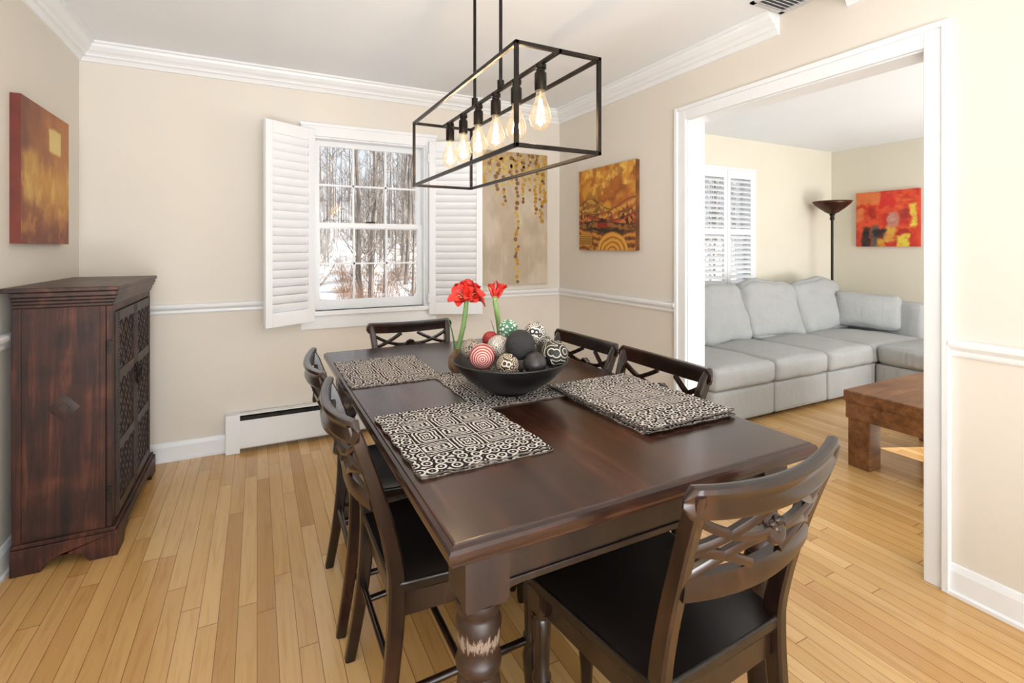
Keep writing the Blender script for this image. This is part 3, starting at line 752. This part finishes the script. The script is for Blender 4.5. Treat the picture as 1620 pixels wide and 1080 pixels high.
# ---------------------------------------------------------------- chandelier
def chandelier():
    X0,X1,Y0,Y1,Z0,Z1=.608,.876,1.163,2.124,1.527,1.797
    cx,cy=(X0+X1)/2,(Y0+Y1)/2
    e=empty('pendant_light',(cx,cy,CEIL),0,'black metal open frame linear pendant with six filament bulbs','light')
    T=Vector((-cx,-cy,-CEIL)); r=.0056
    mb=MB()
    def bar(a,b):
        lo=[min(a[k],b[k])-r+T[k] for k in range(3)]; hi=[max(a[k],b[k])+r+T[k] for k in range(3)]
        mb.box(*lo,*hi)
    for z in (Z0,Z1):
        bar((X0,Y0,z),(X1,Y0,z)); bar((X0,Y1,z),(X1,Y1,z)); bar((X0,Y0,z),(X0,Y1,z)); bar((X1,Y0,z),(X1,Y1,z))
    for x in (X0,X1):
        for y in (Y0,Y1): bar((x,y,Z0),(x,y,Z1))
    bar((cx,Y0,Z1),(cx,Y1,Z1))
    mb.build('frame',M_black,e,bevel=.0012)
    for y in (1.535,1.763):
        mb=MB(); mb.tube([Vector((cx,y,Z1))+T,Vector((cx,y,CEIL-.02))+T],.0060,12); mb.lathe([(0,0),(.012,0),(.012,.03),(0,.03)],c=(0,y-cy,Z1-CEIL),n=14); mb.build('rod',M_black,e,smooth=True)
    mb=MB(); mb.box(-.03,-.17,-.025,.03,.17,0); mb.build('canopy',M_black,e,bevel=.004)
    for i in range(6):
        y=1.266+i*.1542-cy; zt=Z1-CEIL
        mb=MB(); mb.lathe([(0,-.080),(.017,-.080),(.018,-.076),(.018,-.03),(.015,-.026),(.013,-.024),(.013,-.018),(.017,-.016),(.017,-.004),(0,-.004)],c=(0,y,zt),n=20)
        mb.build('socket',M_black,e,smooth=True)
        mb=MB(); mb.lathe([(.013,-.078),(.0135,-.092),(.018,-.108),(.026,-.128),(.0325,-.148),(.0335,-.162),(.028,-.180),(.016,-.193),(.004,-.198),(0,-.199)],c=(0,y,zt),n=24)
        b=mb.build('bulb',M_bulb,e,smooth='full'); b['label']='clear teardrop glass bulb glowing warm'
        mb=MB()
        for k in range(6):
            a=k*pi/3; a2=a+pi/6
            p0=(.0035*math.cos(a),y+.0035*math.sin(a),zt-.105); p1=(.013*math.cos(a2),y+.013*math.sin(a2),zt-.176)
            mb.tube([p0,p1],.0010,5)
        mb.build('filament',M_fil,b)
        mb=MB(); mb.tube([(0,y,zt-.08),(0,y,zt-.105)],.004,8); mb.build('glass_stem',M_bulb,b)
        l=bpy.data.lights.new('bulb_glow','POINT'); l.energy=1.5; l.color=(1,.78,.54); l.shadow_soft_size=.004
        lo=bpy.data.objects.new('bulb_glow',l); COL.objects.link(lo); lo.parent=e; lo.location=(0,y,zt-.14)
chandelier()

# ---------------------------------------------------------------- paintings
def vnoise(U,V,s,seed=0):
    out=np.zeros_like(U)
    r=np.random.RandomState(seed)
    for o,amp in ((1,.5),(2,.28),(4,.15),(8,.07)):
        n=int(s*o)+2; g=r.rand(n+1,n+1)
        x=U*(n-1); y=V*(n-1); xi=np.clip(x.astype(int),0,n-1); yi=np.clip(y.astype(int),0,n-1); fx=x-xi; fy=y-yi
        fx=fx*fx*(3-2*fx); fy=fy*fy*(3-2*fy)
        out+=amp*((g[yi,xi]*(1-fx)+g[yi,xi+1]*fx)*(1-fy)+(g[yi+1,xi]*(1-fx)+g[yi+1,xi+1]*fx)*fy)
    return out
def lerp(a,b,t): return a*(1-t[...,None])+b*t[...,None]
def A(c): return np.array(c,float)
def sm(x,a,b): t=np.clip((x-a)/(b-a),0,1); return t*t*(3-2*t)
def rectm(U,V,x0,x1,y0,y1,n,e=.02,amp=.04):
    u=U+(n-.5)*amp; v=V+(n-.5)*amp
    return sm(u,x0-e,x0+e)*(1-sm(u,x1-e,x1+e))*sm(v,y0-e,y0+e)*(1-sm(v,y1-e,y1+e))
def M_attr(name,rough=.55):
    t=NT(name); a=t.n('ShaderNodeAttribute',{'attribute_name':'paint'})
    nz=t.n('ShaderNodeTexNoise',None,{'Vector':t.coords((300,300,300)),'Scale':1.0})
    t.p(Base_Color=a.outputs['Color'],Roughness=rough); t.bump(nz.outputs['Fac'],.15,.001); return t.m
def painting(name,w,h,loc,rotz,fn,side,label,res=220,extra=None,rough=.5):
    th=.034; nx=int(res*w/max(w,h)); nz=int(res*h/max(w,h))
    U,V=np.meshgrid(np.linspace(0,1,nx+1),np.linspace(0,1,nz+1))
    C=np.clip(fn(U,V)/255.0,0,1); C=np.where(C<=.04045,C/12.92,((C+.055)/1.055)**2.4)
    vs=[(-w/2+w*u,-th,h*v) for u,v in zip(U.ravel(),V.ravel())]
    fs=[]
    for j in range(nz):
        for i in range(nx):
            a=j*(nx+1)+i; fs.append((a,a+1,a+nx+2,a+nx+1))
    N=len(vs); mb=MB(); mb.add(vs,fs,0)
    mb.add([(-w/2,-th,0),(w/2,-th,0),(w/2,-th,h),(-w/2,-th,h),(-w/2,0,0),(w/2,0,0),(w/2,0,h),(-w/2,0,h)],[(0,4,5,1),(1,5,6,2),(2,6,7,3),(3,7,4,0),(4,7,6,5)],1)
    mats=[M_attr(name+'_paint',rough),side]
    if extra: mats+=extra(mb,w,h,th)
    me=bpy.data.meshes.new(name); me.from_pydata(mb.v,[],mb.f)
    for m in mats: me.materials.append(m)
    me.polygons.foreach_set('material_index',mb.mi)
    at=me.color_attributes.new('paint','FLOAT_COLOR','POINT')
    arr=np.ones((len(mb.v),4)); arr[:N,:3]=C.reshape(-1,3); at.data.foreach_set('color',arr.ravel())
    o=bpy.data.objects.new('painting',me); COL.objects.link(o); o.location=loc; o.rotation_euler=(0,0,rotz)
    return meta(o,label,'painting')
def f1(U,V):
    n=vnoise(U,V,5,1); n2=vnoise(U,V*.7,12,2)
    c=lerp(A((128,68,34)),A((176,110,48)),sm(U*.8+n*.7,.3,1.1))
    c=lerp(c,A((198,152,66)),rectm(U,V,.04,.32,.30,.66,n,.05)*.85)
    c=lerp(c,A((204,148,56)),rectm(U,V,.26,1.1,.28,.56,n,.10)*.85)
    c=lerp(c,A((210,172,88)),sm(n2,.42,.78)*rectm(U,V,.0,1.1,.22,.58,n,.12)*.75)
    c=lerp(c,A((112,48,30)),(1-sm(V+n*.25,.16,.34))*.75)
    c=lerp(c,A((182,122,58)),(1-sm(V+n*.25,.25,.45))*sm(n2,.42,.72)*.7)
    c=lerp(c,A((96,44,28)),(1-sm(U+n*.1,.14,.22))*sm(V,.58,.68)*.6)
    c=lerp(c,A((216,192,118)),rectm(U,V,.54,.80,.70,.88,n,.015))
    return c+(n2[...,None]-.5)*18
painting('canvas_rust',.569,.60,(XL,2.952,1.273),pi/2,f1,simple('canvas_side_rust',(90,34,24),(112,44,28),(8,8,8),.6),'square rust and amber abstract canvas above the carved cabinet')
def f3(U,V):
    n=vnoise(U,V,4,3); n2=vnoise(U,V,26,4)
    c=lerp(A((180,165,143)),A((203,190,170)),sm(n,.3,.7))
    c=lerp(c,A((158,136,102)),sm(V+n*.3,.75,1.15)*.6)
    for (u,b,t) in ((.12,.0,.4),(.3,.0,.34),(.70,.0,.4),(.86,.0,.3)):
        m=(np.abs(U-u-.008*np.sin(V*9))<.004)*(V>b)*(V<t); c=lerp(c,A((214,205,188)),m*.35)
    return c+(n2[...,None]-.5)*8
def dots(mb,w,h,th):
    r=random.Random(5)
    def disc(x,z,rr,mi):
        n=12; c=[(x+rr*math.cos(2*pi*i/n),-th-.0015-mi*.0002,z+rr*math.sin(2*pi*i/n)) for i in range(n)]
        if abs(x)+rr<w/2 and z+rr<h and z-rr>0: mb.add(c,[tuple(range(n))],mi)
    for (u,bot,den) in ((.06,.74,1),(.15,.84,1),(.24,.66,1),(.34,.58,1),(.44,.74,1),(.53,.02,1),(.63,.62,1),(.72,.72,1),(.82,.52,1),(.90,.48,1),(.95,.62,1)):
        v=.985
        while v>bot:
            rr=r.uniform(.011,.019); disc(-w/2+w*(u+r.uniform(-.022,.022)),h*v,rr,r.choice((2,2,3,4)))
            v-=rr*2*r.uniform(.8,1.15)/h
    for k in range(60): disc(-w/2+w*r.random(),h*(1-.16*r.random()**1.5),r.uniform(.009,.016),r.choice((2,3,4)))
    return [simple('dot_gold',(178,130,42),(198,152,62),(60,60,60),.4,.2),simple('dot_brown',(118,82,38),(140,100,52),(60,60,60),.5),simple('dot_pale',(206,180,106),(190,160,82),(60,60,60),.4,.2)]
painting('canvas_dots',.60,1.045,(1.817,YB-.001,.966),0,f3,simple('canvas_side_taupe',(160,144,120),(176,162,138),(8,8,8),.6),'tall taupe canvas with cascading gold dots beside the shutter',200,dots,.55)
def f4(U,V):
    n=vnoise(U,V,5,9); n2=vnoise(U,V,22,10); n3=vnoise(U,V,12,14)
    c=lerp(A((206,146,52)),A((168,96,34)),sm(n,.38,.65))
    c=lerp(c,A((236,192,96)),sm(n3+(V-.8)*.5,.5,.75)*.8)
    c=lerp(c,A((122,70,32)),sm(np.sin((V*9-U*5+n*8)),.75,1)*.45)
    def hill(top,ca,cb,fr,ph,e=.006):
        nonlocal c
        m=1-sm(V,top-e,top+e); d=top-V
        hc=lerp(A(ca),A(cb),sm(np.sin(d*fr+n3*6+ph),-.4,.6)); hc=lerp(hc,A((60,34,18)),(d<.012)*(d>0)*.6); hc=lerp(hc,A((60,36,20)),sm(n2,.56,.64)*.55); c=lerp(c,hc,m)
    hill(.50+.15*np.exp(-((U-.22)/.24)**2)-.05*U,(190,142,60),(150,96,42),60,0)
    hill(.44+.16*np.exp(-((U-1.0)/.34)**2),(176,96,44),(206,150,66),70,1)
    hill(.40+.04*np.sin(U*6+1),(164,60,34),(196,116,52),60,2)
    hill(.33+.03*np.sin(U*5),(52,32,20),(150,96,40),50,3)
    hill(.24+.05*np.sin(U*4+2.2),(196,130,44),(120,66,30),80,4)
    R=np.sqrt(((U-.62)*.9)**2+(V+.02)**2); m=(R<.24)*1.0; hc=lerp(A((216,156,58)),A((156,96,40)),sm(np.sin(R*100+n*5),.2,.8)); c=lerp(c,hc,m)
    m=(U<.26)*(V>.06)*(V<.2)*1.0; c=lerp(c,lerp(A((206,148,52)),A((66,38,22)),sm(np.sin(V*260),0,.5)),m)
    m=(U>.36)*(U<.54)*(V>.27)*(V<.33)*1.0; c=lerp(c,A((140,28,20)),m); m=(np.abs(U-.45)<(.39-V)*1.6)*(V>=.33)*(V<.39)*1.0; c=lerp(c,A((44,22,18)),m)
    for (a,b,ra) in ((.08,.42,.05),(.78,.40,.05),(.18,.30,.045),(.90,.34,.06)):
        m=1-sm(np.sqrt(((U-a)/ra)**2+((V-b)/ra)**2)+n2*.8,1.1,1.3); c=lerp(c,lerp(A((48,34,22)),A((188,124,44)),sm(n2,.5,.6)),m)
    return c
painting('canvas_landscape',.645,.605,(XR,2.877,1.238),-pi/2,f4,simple('canvas_side_brown',(86,48,20),(130,80,30),(8,8,8),.6),'golden hillside farm landscape canvas on beige wall',260)
def f5(U,V):
    n=vnoise(U,V,5,21); n2=vnoise(U,V,9,22); n3=vnoise(U*.4,V,20,23)
    c=lerp(A((198,46,32)),A((228,84,46)),sm(n,.3,.7))
    c=lerp(c,A((236,130,70)),sm(n3,.55,.8)*.5)
    def R(x0,x1,y0,y1,col,a=1.,e=.03):
        nonlocal c; c=lerp(c,A(col),rectm(U,V,x0,x1,y0,y1,n2,e,.12)*a*(.75+.25*sm(n3,.3,.6)))
    R(-.1,.4,.78,1.1,(226,140,76),.8); R(.10,.24,-.1,.34,(28,26,30)); R(.26,.36,-.1,.38,(50,92,92),.9); R(.28,.52,.16,.30,(34,30,34))
    R(.36,.48,-.1,.14,(206,160,54)); R(.48,.64,.10,.36,(222,172,74)); R(.52,.70,.36,.60,(196,190,176),.7); R(.66,.86,-.05,.20,(230,208,74)); R(.86,.96,.34,.76,(234,214,80)); R(.68,.86,.22,.30,(150,34,34),.8)
    R(.40,.64,.70,.92,(214,40,38),.9); R(.22,.34,.5,.74,(164,32,30),.7); R(.70,.84,.5,.66,(120,44,60),.5); R(.02,.12,.46,.72,(232,156,96),.6)
    return c
painting('canvas_abstract',.605,.60,(XE,2.943,1.27),-pi/2,f5,simple('canvas_side_red',(180,44,28),(200,60,34),(8,8,8),.6),'bright red and yellow abstract canvas above the sofa',200)

# ---------------------------------------------------------------- sofa
def linen():
    t=NT('sofa_linen'); nz=t.n('ShaderNodeTexNoise',None,{'Vector':t.coords((260,260,260)),'Scale':1.0,'Detail':2.0})
    b=t.n('ShaderNodeTexNoise',None,{'Vector':t.coords((9,9,9)),'Scale':1.0,'Detail':3.0})
    cr=t.n('ShaderNodeTexNoise',None,{'Vector':t.coords((12,12,4)),'Scale':1.0,'Detail':3.0,'Roughness':.5,'Distortion':1.8})
    f=t.math('ADD',t.math('MULTIPLY',nz.outputs['Fac'],.8),t.math('MULTIPLY',b.outputs['Fac'],.2))
    t.p(Base_Color=t.ramp(f,[(.3,c4((158,160,160))),(.7,c4((180,181,180)))]),Roughness=.98)
    t.b.inputs['Specular IOR Level'].default_value=.1
    h=t.math('ADD',t.math('MULTIPLY',f,.12),cr.outputs['Fac'])
    t.bump(h,.2,.03); return t.m
M_lin=linen()
def sofa():
    e=empty('sectional_sofa',(4.2,3.0,0),0,'light grey linen sectional sofa with loose back cushions','sofa')
    o=Vector((4.2,3.0,0))
    xs=[2.77,3.42,4.07,4.72,5.52]; yf=2.40; yk=3.46
    for a,b in zip(xs[:-1],xs[1:]):
        mb=MB(); mb.cushion(Vector(((a+b)/2,(yf+yk)/2,.145))-o,(b-a-.004,yk-yf,.23),.02,(0,0,0),8,.002)
        mb.build('base',M_lin,e,smooth='full',merge=True)
    for a in (2.84,3.34,3.49,4.00,4.14,4.65,4.79,5.45):
        mb=MB(); mb.lathe([(0,0),(.02,0),(.025,.035),(0,.035)],c=(a-o.x,yf+.08-o.y,0),n=10); mb.build('foot',M_black,e)
    for k,(a,b) in enumerate(zip(xs[:-1],xs[1:])):
        mb=MB(); mb.cushion(Vector(((a+b)/2,yk-.09,.50))-o,(b-a-.006,.18,.50),.05,(0,0,.01),8,.004,seed=k); mb.build('back_frame',M_lin,e,smooth='full',merge=True)
        mb=MB(); ys=yk-.26
        mb.cushion(Vector(((a+b)/2,(yf-.015+ys)/2,.340))-o,(b-a-.006,ys-yf+.015,.16),.040,(.004,.012,.036),16,.007,seed=k+5)
        mb.build('seat_cushion',M_lin,e,smooth='full',merge=True)
        c0,c1=[(2.77,3.38),(3.36,3.97),(3.98,4.74),(4.74,5.50)][k]
        mb=MB(); M=Matrix.Rotation(-.24,4,'X')@Matrix.Rotation((.03,-.05,.06,-.06)[k],4,'Y')
        def bend(p,s=k):
            p=p.copy(); q=p.x/.36
            up=max(0,p.z/.27)
            p.z-= .038*abs(q)**2.2*up - .012*math.sin(q*4+s*2)*up
            p.y-= .035*max(0,-p.z/.27)
            p.y+= .024*math.exp(-((p.z-.10-.04*math.sin(q*3+s))/.03)**2)*(1-min(1,abs(q)))*(1 if p.y<0 else 0)
            return p
        mb.cushion(Vector(((c0+c1)/2,yk-.31,.668))-o,(c1-c0+.03,.16,.54),.060,(.010,.075,.020),22,.016,M,seed=k+11,bend=bend)
        mb.build('back_cushion',M_lin,e,smooth='full',merge=True)
    mb=MB(); mb.cushion(Vector((5.13,2.06,.145))-o,(.79,.67,.23),.02,(0,0,0),8,.002); mb.build('base',M_lin,e,smooth='full',merge=True)
    mb=MB(); mb.cushion(Vector((5.13,2.04,.340))-o,(.79,.69,.16),.040,(.012,.012,.035),16,.007,seed=51); mb.build('seat_cushion',M_lin,e,smooth='full',merge=True)
    for a,y in ((4.80,1.79),(5.46,1.79)):
        mb=MB(); mb.lathe([(0,0),(.02,0),(.025,.035),(0,.035)],c=(a-o.x,y-o.y,0),n=10); mb.build('foot',M_black,e)
    mb=MB(); mb.cushion(Vector((5.62,(2.40+yk)/2,.38))-o,(.19,yk-2.40,.70),.05,(.01,.0,.01),10,.004,seed=31); mb.build('armrest',M_lin,e,smooth='full',merge=True)
sofa()
mb=MB(); mb.cushion((0,0,0),(.54,.11,.34),.05,(.0,.045,.0),18,.010,seed=41)
o=mb.build('throw_pillow',M_lin,smooth='full',merge=True,loc=(5.41,2.81,.63),rot=(math.radians(-14),math.radians(3),math.radians(-60)))
meta(o,'rectangular light grey linen pillow leaning on the sofa arm','pillow')

# ---------------------------------------------------------------- coffee table
e=empty('coffee_table',(3.50,1.15,0),0,'chunky reddish brown wooden coffee table with block legs','table')
mb=MB(); mb.box(-.47,-.55,.37,.47,.55,.435); mb.build('tabletop',M_cof,e,bevel=.006)
mb=MB(); mb.box(-.462,-.542,.275,.462,.542,.371); mb.build('apron',M_cof,e,bevel=.004)
for sx in (-1,1):
    for sy in (-1,1):
        mb=MB(); mb.box(sx*.395-.058,sy*.475-.058,0,sx*.395+.058,sy*.475+.058,.276); mb.build('leg',M_cof,e,bevel=.006)

# ---------------------------------------------------------------- floor lamp
e=empty('floor_lamp',(5.66,3.29,0),0,'dark bronze torchiere floor lamp standing behind the sofa','lamp')
M_lampc=simple('lamp_bronze',(60,36,28),(84,50,34),(12,12,12),.35,.6)
mb=MB(); mb.lathe([(0,0),(.10,0),(.10,.012),(.06,.028),(.02,.04),(.014,.06),(0,.06)],n=28); mb.build('base',M_lampc,e,smooth=True)
mb=MB(); mb.tube([(0,0,.05),(0,0,1.62)],.013,14); mb.lathe([(0,1.56),(.018,1.56),(.024,1.58),(.018,1.60),(.03,1.63),(0,1.63)],n=16); mb.build('pole',M_black,e,smooth=True)
mb=MB(); mb.lathe([(.02,1.625),(.06,1.645),(.12,1.69),(.17,1.735),(.192,1.768),(.188,1.770),(.16,1.738),(.11,1.695),(.05,1.655),(0,1.645)],n=36); mb.build('lamp_shade',M_lampc,e,smooth='full')

# ---------------------------------------------------------------- outdoors
def snow():
    t=NT('snowy_ground'); nz=t.n('ShaderNodeTexNoise',None,{'Vector':t.coords((1.1,.5,.9)),'Scale':1.0,'Detail':9.0,'Roughness':.75})
    t.p(Base_Color=t.ramp(nz.outputs['Fac'],[(.38,c4((142,124,110))),(.47,c4((190,182,176))),(.55,c4((220,224,232)))]),Roughness=.9); return t.m
def gz(x,y):
    z=-.6+.035*(y-4)+.25*noise.noise(Vector((x*.2,y*.2,0)))*min(1,(y-3.75)/4)
    if y>30: z+=(y-30)*.06
    return z
mb=MB(); nx,ny=50,40; vs=[];fs=[]
for j in range(ny+1):
    for i in range(nx+1):
        x=-25+100*i/nx; y=3.75+66*(j/ny)**1.4
        vs.append((x,y,gz(x,y)))
for j in range(ny):
    for i in range(nx): a=j*(nx+1)+i; fs.append((a,a+1,a+nx+2,a+nx+1))
mb.add(vs,fs); struct(mb.build('ground',snow(),smooth=True))
M_bark=simple('bark_grey',(150,140,132),(98,89,81),(8,8,2),.9,bump=.6,bdist=.02)
M_twig=simple('twig_redbrown',(158,126,106),(120,94,78),(20,20,20),.9)
def branchy(mb,r,p,d,L,rr,lev,kids=4,n=4):
    Q=[p]; dd=d.copy()
    for k in range(4):
        dd=(dd+Vector((r.uniform(-.3,.3),r.uniform(-.3,.3),r.uniform(-.05,.35)))).normalized(); Q.append(Q[-1]+dd*L/4)
    mb.tube(Q,rr,n,scales=[1,.8,.6,.4,.2],up=(.3,.5,.1))
    if lev>0:
        for q in range(kids):
            k=r.randint(1,3); nd=(dd+Vector((r.uniform(-1,1),r.uniform(-1,1),r.uniform(-.2,.9)))).normalized()
            branchy(mb,r,Q[k],nd,L*r.uniform(.4,.65),rr*.55,lev-1,kids,3)
def tree_mesh(seed,h,r0,nb):
    r=random.Random(seed); mb=MB()
    P=[Vector((0,0,-.3))]
    for i in range(1,11): P.append(Vector((P[-1].x+r.uniform(-.08,.08),P[-1].y+r.uniform(-.08,.08),h*i/10)))
    mb.tube(P,r0,8,scales=[1.15-1.0*(i/10)**.9 for i in range(11)],up=(0,1,0))
    for b in range(nb):
        t=r.uniform(.06,.98); k=min(9,int(t*10)); p=P[k].lerp(P[k+1],t*10-k)
        a=r.uniform(0,2*pi); d=Vector((math.cos(a),math.sin(a),r.uniform(.2,1.2))).normalized()
        branchy(mb,r,p,d,r.uniform(.6,1.3)*(1.15-t*.5),r0*.17*(1.1-t*.6)+.003,2,5)
    return mb
protos=[]
for k,(h,r0,nb) in enumerate(((9,.066,40),(10,.05,40),(6,.03,38),(10,.085,36))):
    protos.append(tree_mesh(k+1,h,r0,nb))
rt=random.Random(11); tm=[]; placed=[(2.2,12.0)]
tries=0
while len(placed)<70 and tries<8000:
    tries+=1
    if len(placed)<56: y=9.5+34*rt.random(); x=y*rt.uniform(-.02,.46)
    else: y=8+22*rt.random(); x=y*rt.uniform(.85,1.4)
    if all((x-a)**2+(y-b)**2>1.75**2 for a,b in placed): placed.append((x,y))
for i,(x,y) in enumerate(placed):
    k=i%4
    if len(tm)<=k:
        o=protos[k].build('tree',M_bark,smooth=True); tm.append(o)
    else:
        o=tm[k].copy(); COL.objects.link(o)
    sc=rt.uniform(.85,1.15)
    o.location=(x,y,gz(x,y)); o.rotation_euler=(rt.uniform(-.04,.04),rt.uniform(-.04,.04),rt.uniform(0,6.28)); o.scale=(sc*.9,sc*.9,sc)
    meta(o,'tall leafless grey woodland tree standing in snow outside','tree','bare winter trees in the yard')
# far wood edge: too dense to count
mb=MB(); rf=random.Random(77)
for i in range(340):
    y=rf.uniform(44,62); x=y*rf.uniform(-.15,1.5); z=gz(x,y); h=rf.uniform(6,12); lx=rf.uniform(-.6,.6)
    r0=rf.uniform(.05,.12)
    mb.tube([(x,y,z-.2),(x+lx*.4,y,z+h*.5),(x+lx,y,z+h)],r0,4,scales=[1.1,.7,.2],up=(0,1,0))
    for q in range(9):
        t=rf.uniform(.15,.95); a=rf.uniform(0,2*pi); L=rf.uniform(.8,2.2)
        p=Vector((x+lx*t,y,z+h*t)); d=Vector((math.cos(a),math.sin(a)*.4,rf.uniform(.3,1))).normalized()
        m_=p+d*L*.5; mb.tube([p,m_,p+d*L+Vector((0,0,.3))],r0*.35,3,scales=[1,.7,.2],up=(0,1,.2))
        for s_ in range(3):
            d2=(d+Vector((rf.uniform(-.8,.8),0,rf.uniform(-.2,.8)))).normalized(); mb.tube([m_,m_+d2*L*.6],r0*.22,3,scales=[1,.3],up=(0,1,.2))
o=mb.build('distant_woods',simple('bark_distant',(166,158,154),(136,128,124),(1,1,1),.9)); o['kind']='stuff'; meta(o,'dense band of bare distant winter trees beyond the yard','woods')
bm0=None; rb=random.Random(3); bp_=[]
while len(bp_)<14:
    y=7.5+14*rb.random(); x=y*rb.uniform(.12,.40)
    if all((x-a)**2+(y-b)**2>1.2**2 for a,b in bp_) and all((x-a)**2+(y-b)**2>.6 for a,b in placed): bp_.append((x,y))
for x,y in bp_:
    if bm0 is None:
        mb=MB()
        for q in range(70):
            a=rb.uniform(0,2*pi); l=rb.uniform(.5,1.2); p=Vector((rb.uniform(-.3,.3),rb.uniform(-.3,.3),-.05))
            d=Vector((math.cos(a)*rb.uniform(.1,.6),math.sin(a)*rb.uniform(.1,.6),1)).normalized()
            P=[p,p+d*l*.5+Vector((rb.uniform(-.06,.06),0,0)),p+d*l+Vector((rb.uniform(-.12,.12),rb.uniform(-.1,.1),-.05))]
            mb.tube(P,.0045,4,scales=[1,.7,.3],up=(0,1,.1))
            mb.tube([P[1],P[1]+Vector((rb.uniform(-.3,.3),rb.uniform(-.3,.3),rb.uniform(.1,.4)))],.003,3,up=(0,1,.1))
        o=mb.build('bush',M_twig); bm0=o
    else:
        o=bm0.copy(); COL.objects.link(o)
    o.location=(x,y,gz(x,y)); o.rotation_euler=(0,0,rb.uniform(0,6)); s=rb.uniform(.7,1.1); o.scale=(s,s,s)
    meta(o,'leafless reddish brown twiggy shrub growing in the snow','bush','winter shrubs in the yard')

# ---------------------------------------------------------------- lights
w=bpy.data.worlds.new('sky'); S.world=w; w.use_nodes=True
bg=w.node_tree.nodes['Background']; bg.inputs[0].default_value=(.84,.91,1.0,1); bg.inputs[1].default_value=1.05
def area(name,loc,rot,sx,sy,e,col=(1,1,1)):
    l=bpy.data.lights.new(name,'AREA'); l.shape='RECTANGLE'; l.size=sx; l.size_y=sy; l.energy=e; l.color=col
    o=bpy.data.objects.new(name,l); COL.objects.link(o); o.location=loc; o.rotation_euler=rot; return o
area('fill_light',(.5,-4.05,1.3),(math.radians(90),0,math.radians(6)),2.6,1.9,130,(.90,.95,1))  # added fill behind the camera, no actual lamp in the room
area('fill_light',(4.2,-3.6,1.3),(math.radians(90),0,0),3.2,1.9,130,(.92,.96,1))  # added fill for the living room, out of view
area('fill_light',(.0,-.75,.5),(math.radians(168),0,0),1.4,1.0,84,(.90,.95,1))  # added upward fill, brightens the dining ceiling
area('fill_light',(4.9,-.2,.6),(math.radians(160),0,0),1.8,1.2,78,(.92,.96,1))  # added upward fill under the living room ceiling
s=bpy.data.lights.new('sun','SUN'); s.energy=10.0; s.angle=.01; s.color=(1,.95,.86)
so=bpy.data.objects.new('sun',s); COL.objects.link(so); so.rotation_euler=Vector((-2.53,1.18,-1.45)).to_track_quat('-Z','Y').to_euler()

# ---------------------------------------------------------------- camera
cam=bpy.data.cameras.new('camera'); co=bpy.data.objects.new('camera',cam); COL.objects.link(co)
cam.sensor_width=36; cam.lens=788/1620*36; cam.shift_y=-148/1620; cam.clip_start=.02
co.location=(0,0,HC); co.rotation_euler=(pi/2,0,-CA)
S.camera=co
